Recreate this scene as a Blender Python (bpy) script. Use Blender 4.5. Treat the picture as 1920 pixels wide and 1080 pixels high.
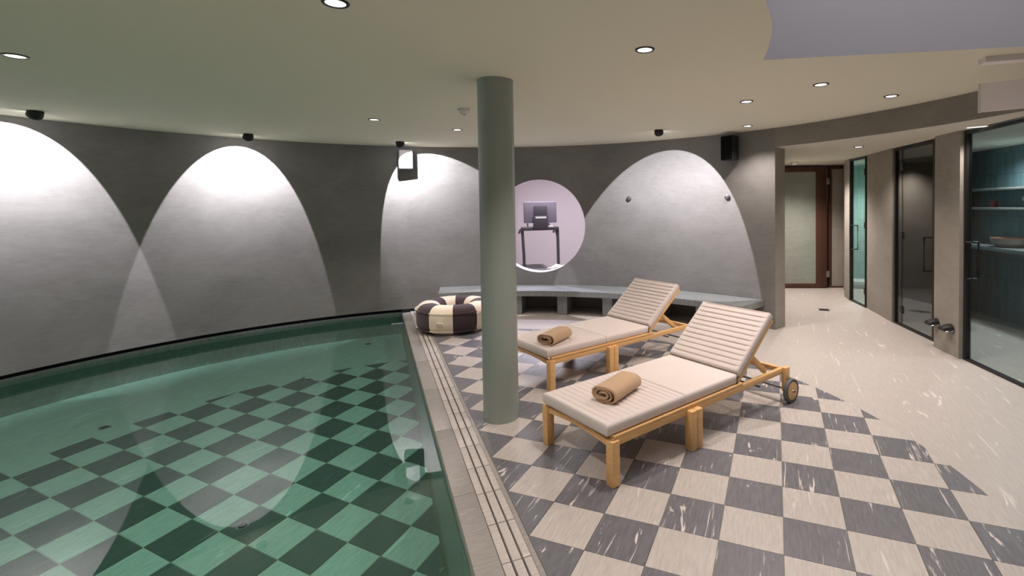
import bpy, bmesh, math, random
from math import sin, cos, radians, degrees, pi, sqrt, atan2, hypot
from mathutils import Vector, Matrix
from mathutils.geometry import tessellate_polygon

random.seed(7)
scene = bpy.context.scene
COL = scene.collection
for o in list(bpy.data.objects):
    bpy.data.objects.remove(o)

# ------------------------------------------------------------------ camera
F_PX, PX, PY = 909.998, 1095.477, 411.771          # pixels, 1920x1080 frame
CAM = Vector((-0.0345, -3.0363, 1.6664))
YAW, PITCH, ROLL = radians(-21.5045), radians(-1.6096), radians(-0.7749)
_f = Vector((sin(YAW)*cos(PITCH), cos(YAW)*cos(PITCH), sin(PITCH)))
_r = Vector((cos(YAW), -sin(YAW), 0)); _u = _r.cross(_f)
RIGHT = _r*cos(ROLL) + _u*sin(ROLL); UP = -_r*sin(ROLL) + _u*cos(ROLL); FWD = _f
cd = bpy.data.cameras.new('camera'); cam = bpy.data.objects.new('camera', cd); COL.objects.link(cam)
cd.sensor_width = 36.0; cd.lens = F_PX/1920*36
cd.shift_x = (960-PX)/1920; cd.shift_y = (PY-540)/1920
cd.clip_start = 0.05; cd.clip_end = 100
cam.matrix_world = Matrix(((RIGHT.x, UP.x, -FWD.x, CAM.x), (RIGHT.y, UP.y, -FWD.y, CAM.y),
                           (RIGHT.z, UP.z, -FWD.z, CAM.z), (0, 0, 0, 1)))
scene.camera = cam

def ray(u, v):
    return RIGHT*((u-PX)/F_PX) + UP*((PY-v)/F_PX) + FWD
def at_z(u, v, z=0.0):
    d = ray(u, v); t = (z-CAM.z)/d.z
    return CAM + d*t

# ------------------------------------------------------------------ world, exposure
w = bpy.data.worlds.new('world'); scene.world = w; w.use_nodes = True
w.node_tree.nodes['Background'].inputs[0].default_value = (0.05, 0.05, 0.05, 1)
w.node_tree.nodes['Background'].inputs[1].default_value = 0.3
scene.view_settings.view_transform = 'Standard'; scene.view_settings.look = 'None'
scene.view_settings.gamma = 1.0; scene.view_settings.use_curve_mapping = False
scene.view_settings.exposure = 0.0
scene.cycles.use_denoising = True
scene.cycles.max_bounces = 10; scene.cycles.diffuse_bounces = 5; scene.cycles.transparent_max_bounces = 12
scene.cycles.sample_clamp_indirect = 6.0

DOWN_W = 88.0          # recessed downlights
WASH_W = 255.0         # wall-wash spots
WARM = (1.0, 0.865, 0.80); NEUTRAL = (1.0, 0.94, 1.0); LILAC = (0.97, 0.95, 1.0)

# ------------------------------------------------------------------ room numbers
CX, CY, R = -2.29, -0.571, 4.911      # round room
CEIL, SOFFIT = 2.65, 2.40
WATER, PFLOOR = -0.06, -1.28
EDGE = -2.51                          # pool edge: x + y = EDGE
PEND = 1.3                            # pool end:  x - y = PEND
RP = 5.08                             # pool wall radius, behind the hanging plaster wall
TILE = 0.30
S2 = sqrt(2)
def pol(th, r=R): return Vector((CX + r*cos(radians(th)), CY + r*sin(radians(th))))

# ------------------------------------------------------------------ materials
def mat(name, base=(.5, .5, .5), rough=.5, metal=0.0, spec=.5, **k):
    m = bpy.data.materials.new(name); m.use_nodes = True
    b = m.node_tree.nodes['Principled BSDF']
    b.inputs['Base Color'].default_value = (*base, 1); b.inputs['Roughness'].default_value = rough
    b.inputs['Metallic'].default_value = metal; b.inputs['Specular IOR Level'].default_value = spec
    for kk, v in k.items(): b.inputs[kk].default_value = v
    return m
def N(m, t, **k):
    n = m.node_tree.nodes.new(t)
    for kk, v in k.items(): setattr(n, kk, v)
    return n
def L(m, a, b): m.node_tree.links.new(a, b)
def bsdf(m): return m.node_tree.nodes['Principled BSDF']
def coords(m, kind='Object', scale=(1, 1, 1), rot=(0, 0, 0), rnd=False):
    tc = N(m, 'ShaderNodeTexCoord'); mp = N(m, 'ShaderNodeMapping')
    mp.inputs['Scale'].default_value = scale; mp.inputs['Rotation'].default_value = rot
    src = tc.outputs[kind]
    if rnd:
        oi = N(m, 'ShaderNodeObjectInfo'); cm = N(m, 'ShaderNodeVectorMath', operation='MULTIPLY_ADD')
        mul = N(m, 'ShaderNodeMath', operation='MULTIPLY'); mul.inputs[1].default_value = 37.0
        L(m, oi.outputs['Random'], mul.inputs[0])
        cb = N(m, 'ShaderNodeCombineXYZ'); L(m, mul.outputs[0], cb.inputs[0]); L(m, mul.outputs[0], cb.inputs[1]); L(m, mul.outputs[0], cb.inputs[2])
        ad = N(m, 'ShaderNodeVectorMath', operation='ADD'); L(m, src, ad.inputs[0]); L(m, cb.outputs[0], ad.inputs[1]); src = ad.outputs[0]
    L(m, src, mp.inputs['Vector'])
    return mp.outputs[0]
def noise(m, vec, scale, detail=4, rough=.55, dist=0.0):
    n = N(m, 'ShaderNodeTexNoise'); n.inputs['Scale'].default_value = scale; n.inputs['Detail'].default_value = detail
    n.inputs['Roughness'].default_value = rough; n.inputs['Distortion'].default_value = dist
    L(m, vec, n.inputs['Vector']); return n.outputs['Fac']
def ramp(m, fac, stops):
    r = N(m, 'ShaderNodeValToRGB'); e = r.color_ramp.elements
    while len(e) < len(stops): e.new(.5)
    for el, (p, c) in zip(e, stops):
        el.position = p; el.color = (*c, 1) if len(c) == 3 else c
    L(m, fac, r.inputs[0]); return r.outputs[0]
def mix(m, fac, a, b, blend='MIX'):
    n = N(m, 'ShaderNodeMix', data_type='RGBA', blend_type=blend)
    if isinstance(fac, float): n.inputs[0].default_value = fac
    else: L(m, fac, n.inputs[0])
    for i, x in ((6, a), (7, b)):
        if isinstance(x, tuple): n.inputs[i].default_value = (*x, 1)
        else: L(m, x, n.inputs[i])
    return n.outputs[2]
def bump(m, h, strength=.2, dist=.01):
    n = N(m, 'ShaderNodeBump'); n.inputs['Strength'].default_value = strength; n.inputs['Distance'].default_value = dist
    L(m, h, n.inputs['Height']); L(m, n.outputs[0], bsdf(m).inputs['Normal'])

def plaster(name, c0, c1, rough=.75):
    m = mat(name, c0, rough, spec=.25)
    v = coords(m, 'Object', (1, 1, 1.6))
    a = noise(m, v, 1.3, 6, .62, .6); b = noise(m, coords(m, 'Object', (1, 1, 3)), 9, 5, .6, .4)
    col = ramp(m, a, [(.3, c0), (.72, c1)])
    col = mix(m, ramp(m, b, [(.35, (0, 0, 0)), (.75, (.35, .35, .35))]), col, tuple(min(1, x*1.18) for x in c1))
    L(m, col, bsdf(m).inputs['Base Color']); bump(m, b, .12, .01)
    return m
M_WALL = plaster('grey_plaster', (.168, .165, .158), (.232, .228, .220))
M_PIER = plaster('pier_plaster', (.25, .235, .205), (.33, .31, .275))
M_HEAD = plaster('header_plaster', (.205, .195, .17), (.26, .247, .218))
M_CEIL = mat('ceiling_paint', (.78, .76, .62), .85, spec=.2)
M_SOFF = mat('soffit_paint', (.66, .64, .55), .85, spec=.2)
M_VOID = mat('void_paint', (.55, .54, .56), .85, spec=.2)
M_COLUMN = mat('column_paint', (.30, .34, .31), .35, spec=.5)

def stone(name, base, lo, vein, amount, rough=.36, grain=1.0, rnd=True):
    m = mat(name, base, rough, spec=.5)
    kind = 'Object'
    fine = noise(m, coords(m, kind, (26*grain, 3.2*grain, 1), rnd=rnd), 3.0, 6, .6, .3)
    col = ramp(m, fine, [(.32, lo), (.66, base)])
    # long thin white streaks and a few wide white patches, running with the grain
    v1 = noise(m, coords(m, kind, (13*grain, .75*grain, 1), rnd=rnd), 2.6, 4, .66, .5)
    v2 = noise(m, coords(m, kind, (5.5*grain, 1.3*grain, 1), rnd=rnd), 1.6, 5, .62, 1.0)
    a = ramp(m, v1, [(amount, (0, 0, 0)), (min(.99, amount+.05), (1, 1, 1))])
    b = ramp(m, v2, [(amount+.03, (0, 0, 0)), (min(.99, amount+.05), (1, 1, 1))])
    col = mix(m, a, col, vein); col = mix(m, b, col, vein)
    L(m, col, bsdf(m).inputs['Base Color'])
    bump(m, fine, .05, .004)
    return m
M_LIGHT = stone('light_marble', (.55, .508, .472), (.44, .405, .375), (.68, .625, .59), .66)
M_DARK = stone('dark_marble', (.170, .172, .190), (.115, .117, .130), (.66, .60, .57), .615)
M_BORDER = stone('border_marble', (.52, .48, .445), (.45, .415, .385), (.70, .65, .61), .625, grain=.8, rnd=False)
M_COPING = stone('coping_stone', (.34, .32, .30), (.26, .245, .23), (.45, .42, .40), .68, rnd=False)
M_PLIGHT = stone('pool_light_tile', (.62, .63, .60), (.45, .475, .45), (.82, .83, .80), .64, rough=.5)
M_PDARK = stone('pool_dark_tile', (.105, .12, .115), (.07, .085, .08), (.26, .28, .27), .66, rough=.5)
M_PWALL = stone('pool_wall_stone', (.42, .43, .40), (.31, .33, .31), (.55, .56, .53), .66, rough=.5, rnd=False)
M_BENCH = stone('bench_stone', (.27, .285, .285), (.20, .215, .215), (.46, .47, .47), .69, rough=.3, grain=.5, rnd=False)
M_GROUT = mat('grout', (.44, .40, .36), .9, spec=.2)
M_PGROUT = mat('pool_grout', (.52, .50, .40), .9, spec=.2)
M_BLACK = mat('black_metal', (.012, .012, .012), .42, spec=.4)
M_GAP = mat('dark_recess', (.01, .01, .01), .9, spec=.1)
M_STEEL = mat('steel', (.5, .49, .48), .3, 1.0)
M_DULL = mat('dull_steel', (.16, .155, .15), .38, .8)
M_KNOB = mat('dark_steel', (.075, .072, .07), .45, .3)
M_WHITE = mat('white_plastic', (.72, .69, .67), .5)
M_PINKW = mat('sign_white', (.90, .84, .84), .5)
M_RUBBER = mat('grey_rubber', (.10, .10, .105), .6)

def wood(name, c0, c1):
    m = mat(name, c0, .42, spec=.4)
    v = coords(m, 'Object', (2.2, 30, 30)); a = noise(m, v, 2.0, 5, .6, .8)
    L(m, ramp(m, a, [(.3, c0), (.7, c1)]), bsdf(m).inputs['Base Color']); bump(m, a, .08, .003)
    return m
M_TEAK = wood('teak', (.72, .42, .17), (.82, .52, .24))
M_DOORW = wood('brown_stained_wood', (.055, .022, .014), (.085, .036, .022))

def cloth(name, c0, c1, sc=380, st=.25):
    m = mat(name, c0, .92, spec=.15)
    b = bsdf(m); b.inputs['Sheen Weight'].default_value = .25
    a = noise(m, coords(m, 'Object'), sc, 3, .6); l = noise(m, coords(m, 'Object'), 6, 3, .5)
    L(m, mix(m, l, mix(m, a, c0, c1), c1), b.inputs['Base Color']); bump(m, a, st, .003)
    return m
M_PAD = cloth('cushion_fabric', (.68, .60, .565), (.76, .68, .64))
M_SEAM = cloth('cushion_groove', (.36, .31, .285), (.42, .36, .33))
M_TOWEL = cloth('tan_towel', (.50, .33, .20), (.60, .41, .26), 260, .6)
M_CREAM = cloth('cream_canvas', (.86, .76, .60), (.90, .81, .66))
M_PLUM = cloth('dark_plum_canvas', (.055, .038, .045), (.075, .052, .06))
M_WTOWEL = cloth('white_towel', (.75, .68, .66), (.82, .76, .74), 200, .5)

def emit(name, col, s):
    m = bpy.data.materials.new(name); m.use_nodes = True; nt = m.node_tree
    nt.nodes.remove(nt.nodes['Principled BSDF'])
    e = nt.nodes.new('ShaderNodeEmission'); e.inputs[0].default_value = (*col, 1); e.inputs[1].default_value = s
    nt.links.new(e.outputs[0], nt.nodes['Material Output'].inputs[0]); return m
M_LAMP = emit('lamp_glow', (1, .95, .9), 5.0)
M_WASHLENS = emit('spotlight_lens_glow', (1, .95, .95), 60.0)
M_STEPGLOW = emit('step_light_glow', (1, .9, .82), 2.5)

def glassmat(name, tint=(.9, .95, .93), refl=1.0, ior=1.45):
    m = bpy.data.materials.new(name); m.use_nodes = True; nt = m.node_tree
    nt.nodes.remove(nt.nodes['Principled BSDF'])
    t = nt.nodes.new('ShaderNodeBsdfTransparent'); t.inputs[0].default_value = (*tint, 1)
    g = nt.nodes.new('ShaderNodeBsdfGlossy'); g.inputs['Roughness'].default_value = 0.02
    g.inputs['Color'].default_value = (refl, refl, refl, 1)
    lw = nt.nodes.new('ShaderNodeLayerWeight'); lw.inputs['Blend'].default_value = .5
    p5 = nt.nodes.new('ShaderNodeMath'); p5.operation = 'POWER'; p5.inputs[1].default_value = 5.0; nt.links.new(lw.outputs['Facing'], p5.inputs[0])
    fr = nt.nodes.new('ShaderNodeMath'); fr.operation = 'MULTIPLY_ADD'; fr.inputs[1].default_value = .9; fr.inputs[2].default_value = .03; nt.links.new(p5.outputs[0], fr.inputs[0])
    x = nt.nodes.new('ShaderNodeMixShader'); nt.links.new(fr.outputs[0], x.inputs[0])
    nt.links.new(t.outputs[0], x.inputs[1]); nt.links.new(g.outputs[0], x.inputs[2])
    nt.links.new(x.outputs[0], nt.nodes['Material Output'].inputs[0]); return m
M_GLASS = glassmat('door_glass', (.85, .89, .88))
M_WINGLASS = glassmat('window_glass', (.94, .93, .96))

def watermat():
    m = bpy.data.materials.new('pool_water'); m.use_nodes = True; nt = m.node_tree
    nt.nodes.remove(nt.nodes['Principled BSDF'])
    t = nt.nodes.new('ShaderNodeBsdfRefraction'); t.inputs['Color'].default_value = (.62, .95, .85, 1)
    t.inputs['Roughness'].default_value = 0.0; t.inputs['IOR'].default_value = 1.33
    g = nt.nodes.new('ShaderNodeBsdfGlossy'); g.inputs['Roughness'].default_value = 0.0; g.inputs['Color'].default_value = (1, 1, 1, 1)
    ge = nt.nodes.new('ShaderNodeNewGeometry'); io = nt.nodes.new('ShaderNodeMath'); io.operation = 'MULTIPLY_ADD'
    io.inputs[1].default_value = -.39; io.inputs[2].default_value = 1.72; nt.links.new(ge.outputs['Backfacing'], io.inputs[0])
    fr = nt.nodes.new('ShaderNodeFresnel'); nt.links.new(io.outputs[0], fr.inputs[0])
    x = nt.nodes.new('ShaderNodeMixShader'); nt.links.new(fr.outputs[0], x.inputs[0])
    nt.links.new(t.outputs[0], x.inputs[1]); nt.links.new(g.outputs[0], x.inputs[2])
    nt.links.new(x.outputs[0], nt.nodes['Material Output'].inputs[0]); return m
M_WATER = watermat()

def kitkat(name, c0, c1, grout, bw, bh, plane='xz', rough=.25):
    m = mat(name, c0, rough)
    tc = N(m, 'ShaderNodeTexCoord'); sx = N(m, 'ShaderNodeSeparateXYZ'); cb = N(m, 'ShaderNodeCombineXYZ')
    L(m, tc.outputs['UV'], sx.inputs[0]); L(m, sx.outputs[1], cb.inputs[0]); L(m, sx.outputs[0], cb.inputs[1])
    br = N(m, 'ShaderNodeTexBrick'); L(m, cb.outputs[0], br.inputs['Vector'])
    br.offset = 0.0; br.inputs['Scale'].default_value = 1.0
    br.inputs['Brick Width'].default_value = bh; br.inputs['Row Height'].default_value = bw
    br.inputs['Mortar Size'].default_value = bw*.09; br.inputs['Mortar Smooth'].default_value = .3; br.inputs['Bias'].default_value = 0
    br.inputs['Color1'].default_value = (*c0, 1); br.inputs['Color2'].default_value = (*c1, 1); br.inputs['Mortar'].default_value = (*grout, 1)
    L(m, br.outputs['Color'], bsdf(m).inputs['Base Color']); bump(m, br.outputs['Fac'], -.3, .004)
    return m
M_BLUETILE = kitkat('blue_green_stick_tile', (.15, .25, .275), (.23, .335, .36), (.08, .125, .145), .034, .29)
M_TEALTILE = kitkat('pale_teal_stick_tile', (.28, .42, .40), (.36, .50, .47), (.22, .33, .31), .05, .22)
M_DARKROOM = plaster('dark_blue_plaster', (.045, .05, .065), (.07, .076, .095))
M_GYM = mat('gym_wall_paint', (.66, .60, .62), .8, spec=.2)
M_GYMDARK = mat('treadmill_grey', (.045, .04, .05), .5)
M_GYMMID = mat('treadmill_mid_grey', (.16, .14, .17), .45)
M_DOORPANEL = plaster('door_panel_glass', (.22, .245, .215), (.29, .315, .275), .22)

# ------------------------------------------------------------------ mesh helpers
def link(o, parent=None):
    COL.objects.link(o)
    if parent is not None: o.parent = parent
    return o
def tag(o, label=None, cat=None, group=None, kind=None):
    for k, v in (('label', label), ('category', cat), ('group', group), ('kind', kind)):
        if v is not None: o[k] = v
    return o
def mesh_obj(name, verts, faces, material, parent=None, smooth=False, uv=None):
    me = bpy.data.meshes.new(name); me.from_pydata([tuple(v) for v in verts], [], faces); me.update()
    if material: me.materials.append(material)
    if smooth:
        for p in me.polygons: p.use_smooth = True
    if uv:
        ul = me.uv_layers.new(name='UVMap')
        for p in me.polygons:
            for li in p.loop_indices: ul.data[li].uv = uv[me.loops[li].vertex_index]
    return link(bpy.data.objects.new(name, me), parent)
def bm_obj(name, bm, material, parent=None, smooth=False, angle=None):
    me = bpy.data.meshes.new(name); bmesh.ops.recalc_face_normals(bm, faces=bm.faces[:]); bm.to_mesh(me); bm.free()
    if material: me.materials.append(material)
    if smooth:
        for p in me.polygons: p.use_smooth = True
        if angle is not None: me.set_sharp_from_angle(angle=radians(angle))
    return link(bpy.data.objects.new(name, me), parent)
def empty(name, loc, rz=0.0, parent=None):
    o = bpy.data.objects.new(name, None); o.empty_display_size = .1
    o.location = loc; o.rotation_euler = (0, 0, rz)
    return link(o, parent)
def box_bm(bm, x0, x1, y0, y1, z0, z1, mtx=None, bevel=0.0, seg=2):
    r = bmesh.ops.create_cube(bm, size=1.0)
    vs = r['verts']
    for v in vs:
        v.co = Vector(((x0+x1)/2 + v.co.x*(x1-x0), (y0+y1)/2 + v.co.y*(y1-y0), (z0+z1)/2 + v.co.z*(z1-z0)))
    if bevel > 0:
        es = list({e for v in vs for e in v.link_edges})
        rb = bmesh.ops.bevel(bm, geom=es, offset=bevel, segments=seg, affect='EDGES', profile=.5)
        vs = list({v for f in rb['faces'] for v in f.verts} | {v for v in vs if v.is_valid})
        seen = set(vs); stack = list(vs)
        while stack:
            v = stack.pop()
            for e in v.link_edges:
                q = e.other_vert(v)
                if q not in seen: seen.add(q); stack.append(q)
        vs = list(seen)
    if mtx is not None:
        for v in vs: v.co = mtx @ v.co
    return vs
def box(name, x0, x1, y0, y1, z0, z1, material, parent=None, bevel=0.0, mtx=None, seg=2, smooth=False):
    bm = bmesh.new(); box_bm(bm, x0, x1, y0, y1, z0, z1, mtx, bevel, seg)
    return bm_obj(name, bm, material, parent, smooth=bevel > 0, angle=40 if bevel > 0 else None)
def prism(name, poly, z0, z1, material, parent=None, uvs=False, bevel=0.0):
    """plan polygon (counter-clockwise) extruded from z0 to z1"""
    n = len(poly); v = [(p[0], p[1], z0) for p in poly] + [(p[0], p[1], z1) for p in poly]
    f = [list(range(n))[::-1], list(range(n, 2*n))] + [[i, (i+1) % n, n+(i+1) % n, n+i] for i in range(n)]
    if bevel > 0:
        bm = bmesh.new(); vv = [bm.verts.new(x) for x in v]
        for q in f: bm.faces.new([vv[i] for i in q])
        bmesh.ops.bevel(bm, geom=bm.edges[:], offset=bevel, segments=2, affect='EDGES', profile=.5)
        return bm_obj(name, bm, material, parent, True, 40)
    return mesh_obj(name, v, f, material, parent)
def wall_strip(name, pts, z0, z1, material, parent=None):
    """vertical sheet along a plan polyline, with metre UVs"""
    v, f, uv = [], [], []; s = 0
    for i, p in enumerate(pts):
        if i: s += hypot(p[0]-pts[i-1][0], p[1]-pts[i-1][1])
        v += [(p[0], p[1], z0), (p[0], p[1], z1)]; uv += [(s, z0), (s, z1)]
    for i in range(len(pts)-1): f.append([2*i, 2*i+2, 2*i+3, 2*i+1])
    return mesh_obj(name, v, f, material, parent, uv=uv)
def lathe(name, prof, material, parent=None, seg=32, loc=(0, 0, 0), axis=None, smooth=True, angle=35):
    """profile of (radius, height) turned about z; axis turns z onto a direction"""
    bm = bmesh.new(); rings = []
    for r, z in prof:
        if r < 1e-6: rings.append([bm.verts.new((0, 0, z))])
        else: rings.append([bm.verts.new((r*cos(2*pi*i/seg), r*sin(2*pi*i/seg), z)) for i in range(seg)])
    for a, b in zip(rings, rings[1:]):
        for i in range(seg):
            j = (i+1) % seg
            if len(a) == 1 and len(b) == 1: continue
            if len(a) == 1: bm.faces.new([a[0], b[j], b[i]])
            elif len(b) == 1: bm.faces.new([a[i], a[j], b[0]])
            else: bm.faces.new([a[i], a[j], b[j], b[i]])
    q = Vector((0, 0, 1)).rotation_difference(Vector(axis)) if axis is not None else None
    for v in bm.verts:
        c = v.co.copy()
        if q: c.rotate(q)
        v.co = c + Vector(loc)
    return bm_obj(name, bm, material, parent, smooth, angle)
def tube(name, pts, r, material, parent=None, seg=10):
    bm = bmesh.new(); pts = [Vector(p) for p in pts]; rings = []
    for i, p in enumerate(pts):
        d = (pts[min(i+1, len(pts)-1)] - pts[max(i-1, 0)]).normalized()
        a = d.cross(Vector((0, 0, 1)));
        if a.length < 1e-3: a = d.cross(Vector((1, 0, 0)))
        a.normalize(); b = d.cross(a)
        rings.append([bm.verts.new(p + a*r*cos(2*pi*k/seg) + b*r*sin(2*pi*k/seg)) for k in range(seg)])
    for x, y in zip(rings, rings[1:]):
        for k in range(seg): bm.faces.new([x[k], x[(k+1) % seg], y[(k+1) % seg], y[k]])
    bm.faces.new(rings[0][::-1]); bm.faces.new(rings[-1])
    return bm_obj(name, bm, material, parent, True, 50)
def clip_half(poly, n, c):
    """keep n.p >= c"""
    out = []
    for i, p in enumerate(poly):
        q = poly[(i+1) % len(poly)]; a = n[0]*p[0]+n[1]*p[1]-c; b = n[0]*q[0]+n[1]*q[1]-c
        if a >= 0: out.append(p)
        if (a >= 0) != (b >= 0):
            t = a/(a-b); out.append((p[0]+(q[0]-p[0])*t, p[1]+(q[1]-p[1])*t))
    return out
def clip_disc(poly, r, n=96):
    for k in range(n):
        a = 2*pi*k/n; nx, ny = -cos(a), -sin(a)
        if all(hypot(p[0]-CX, p[1]-CY) <= r for p in poly): break
        poly = clip_half(poly, (nx, ny), nx*CX + ny*CY - r)
        if len(poly) < 3: return []
    return poly
def area(poly): return .5*abs(sum(p[0]*q[1]-q[0]*p[1] for p, q in zip(poly, poly[1:]+poly[:1])))
def spot(name, loc, direction, energy, size, blend, color, radius=.03, caustic=False):
    ld = bpy.data.lights.new(name, 'SPOT'); ld.energy = energy; ld.spot_size = radians(size); ld.spot_blend = blend
    ld.color = color; ld.shadow_soft_size = radius
    o = bpy.data.objects.new(name, ld); o.location = loc
    o.rotation_euler = Vector(direction).to_track_quat('-Z', 'Y').to_euler(); link(o)
    if caustic: ld.cycles.is_caustics_light = True
    return o
def area_light(name, loc, direction, energy, sx, sy, color):
    ld = bpy.data.lights.new(name, 'AREA'); ld.shape = 'RECTANGLE'; ld.size = sx; ld.size_y = sy; ld.energy = energy; ld.color = color
    o = bpy.data.objects.new(name, ld); o.location = loc; o.rotation_euler = Vector(direction).to_track_quat('-Z', 'Y').to_euler()
    return link(o)

# ================================================================== THE SETTING
GR = EDGE + .285*S2                    # outer edge of the drain channel on the line x + y
# -- floor: bedding below the tiles, plain border stone round the chequered disc
BIG = [(-9, -7), (4.6, -7), (4.6, 9.5), (-9, 9.5)]
bed = clip_half(BIG, (1, 1), EDGE + .28*S2)
floor = mesh_obj('floor', [(x, y, -.006) for x, y in bed], [list(range(len(bed)))], M_GROUT)
tag(floor, 'light grey streaked marble floor with chequered disc of tiles', kind='structure')
RC = 3.48
bv, bf = [], []
def add_poly(poly, z):
    i0 = len(bv); bv.extend((x, y, z) for x, y in poly); bf.append(list(range(i0, i0+len(poly))))
NS = 180
for k in range(NS):
    a0, a1 = 360*k/NS, 360*(k+1)/NS
    for r0, r1 in ((RC+.002, 6.0), (6.0, 13.0)):
        q = [tuple(pol(a0, r0)), tuple(pol(a0, r1)), tuple(pol(a1, r1)), tuple(pol(a1, r0))]
        q = clip_half(q, (1, 1), GR)
        if len(q) >= 3:
            for (n, c) in (((1, 0), -9), ((-1, 0), -4.6), ((0, 1), -7), ((0, -1), -9.5)):
                q = clip_half(q, n, c)
                if len(q) < 3: break
        if len(q) >= 3 and area(q) > 1e-5: add_poly(q, 0.0)
mesh_obj('border_paving', bv, bf, M_BORDER, floor)
# strip of floor beyond the pool's end, behind the camera
q = clip_half(clip_half([(-9, -7), (4.6, -7), (4.6, 9.5), (-9, 9.5)], (-1, -1), -EDGE), (1, -1), PEND)
mesh_obj('end_paving', [(x, y, 0) for x, y in q], [list(range(len(q)))], M_BORDER, floor)
# -- floor tiles: one object each, set down into the bed
TH = .006; GAPT = .0016
def tile_mesh(poly, c, name, th):
    n = len(poly); v = [(p[0]-c[0], p[1]-c[1], -th) for p in poly] + [(p[0]-c[0], p[1]-c[1], 0) for p in poly]
    f = [list(range(n, 2*n))] + [[i, (i+1) % n, n+(i+1) % n, n+i] for i in range(n)]
    me = bpy.data.meshes.new(name); me.from_pydata(v, [], f); me.update(); return me
def lay_tiles(parent, x00, y00, irange, jrange, r, clips, z, m_light, m_dark, name='tile', gap=GAPT, th=TH):
    full = {}
    for i in irange:
        for j in jrange:
            x0, x1 = x00 + i*TILE + gap, x00 + (i+1)*TILE - gap
            y1, y0 = y00 - j*TILE - gap, y00 - (j+1)*TILE + gap
            poly = [(x0, y0), (x1, y0), (x1, y1), (x0, y1)]
            p2 = clip_disc(poly, r)
            for n, c in clips:
                if len(p2) < 3: break
                p2 = clip_half(p2, n, c)
            if len(p2) < 3 or area(p2) < 4e-4: continue
            c = ((x0+x1)/2, (y0+y1)/2); dark = (i+j) % 2 == 1
            if abs(area(p2)-area(poly)) < 1e-7:
                if dark not in full:
                    full[dark] = tile_mesh(poly, c, 'tile', th); full[dark].materials.append(m_dark if dark else m_light)
                me = full[dark]
            else:
                me = tile_mesh(p2, c, 'tile_cut', th); me.materials.append(m_dark if dark else m_light)
            o = bpy.data.objects.new(name, me); o.location = (c[0], c[1], z); link(o, parent)
lay_tiles(floor, 0, 0, range(-22, 6), range(-14, 8), RC, [((1, 1), GR+.002)], 0.0, M_LIGHT, M_DARK)

# -- pool: floor, chord wall, end wall, curved wall
def circ_pts(r, a0, a1, n): return [tuple(pol(a0+(a1-a0)*k/n, r)) for k in range(n+1)]
pool_poly = [tuple(pol(2*k, RP)) for k in range(180)]
pool_poly = clip_half(clip_half(pool_poly, (-1, -1), -EDGE), (-1, 1), -PEND)
pool = mesh_obj('pool_floor', [(x, y, PFLOOR-.006) for x, y in pool_poly], [list(range(len(pool_poly)))], M_PGROUT)
tag(pool, 'green chequered tile floor of the pool under water', kind='structure')
pv, pf = bv, bf
bv, bf = [], []
RPC = 3.78
for k in range(NS):
    a0, a1 = 360*k/NS, 360*(k+1)/NS
    q = [tuple(pol(a0, RPC+.002)), tuple(pol(a0, RP)), tuple(pol(a1, RP)), tuple(pol(a1, RPC+.002))]
    q = clip_half(q, (-1, -1), -EDGE)
    if len(q) >= 3: q = clip_half(q, (-1, 1), -PEND)
    if len(q) >= 3 and area(q) > 1e-5: add_poly(q, PFLOOR)
mesh_obj('pool_border_paving', bv, bf, M_PLIGHT, pool)
lay_tiles(pool, -4.357, .374, range(-8, 14), range(-12, 13), RPC, [((-1, -1), -EDGE), ((-1, 1), -PEND)], PFLOOR, M_PLIGHT, M_PDARK, 'pool_tile', .003)
def on_edge(poly, i):
    (x0, y0), (x1, y1) = poly[i], poly[(i+1) % len(poly)]
    return (abs(x0+y0-EDGE) < 1e-5 and abs(x1+y1-EDGE) < 1e-5), (abs(x0-y0-PEND) < 1e-5 and abs(x1-y1-PEND) < 1e-5)
ch = [i for i in range(len(pool_poly)) if on_edge(pool_poly, i)[0]][0]
A, B = pool_poly[ch], pool_poly[(ch+1) % len(pool_poly)]
CH0, CH1 = (A, B) if A[0] < B[0] else (B, A)          # chord from the far wall to the near end
edge_wall = wall_strip('wall_pool_edge', [CH0, CH1], PFLOOR, -.03, M_PWALL); tag(edge_wall, kind='structure')
en = [i for i in range(len(pool_poly)) if on_edge(pool_poly, i)[1]][0]
o = wall_strip('wall_pool_end', [pool_poly[en], pool_poly[(en+1) % len(pool_poly)]], PFLOOR, 0, M_PWALL); tag(o, kind='structure')
arc = [p for p in pool_poly]
arc_sorted = sorted([p for p in arc if abs(hypot(p[0]-CX, p[1]-CY)-RP) < .02], key=lambda p: atan2(p[1]-CY, p[0]-CX) % (2*pi))
pw = wall_strip('wall_pool', arc_sorted, PFLOOR, -.02, M_PWALL); tag(pw, kind='structure')
o = wall_strip('trim_1', arc_sorted, -.022, .075, M_GAP); tag(o, 'black shadow gap between the water and the plaster wall', kind='structure')
# -- water
wv = [(x, y, WATER) for x, y in pool_poly]
bm = bmesh.new(); bm.faces.new([bm.verts.new(v) for v in wv]); bmesh.ops.recalc_face_normals(bm, faces=bm.faces[:])
me = bpy.data.meshes.new('water')
for f in bm.faces:
    if f.normal.z < 0: f.normal_flip()
    f.smooth = True
bm.to_mesh(me); bm.free(); me.materials.append(M_WATER)
water = link(bpy.data.objects.new('water', me)); tag(water, 'calm clear green pool water', 'water', kind='stuff')
water.cycles.is_caustics_caster = True

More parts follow.
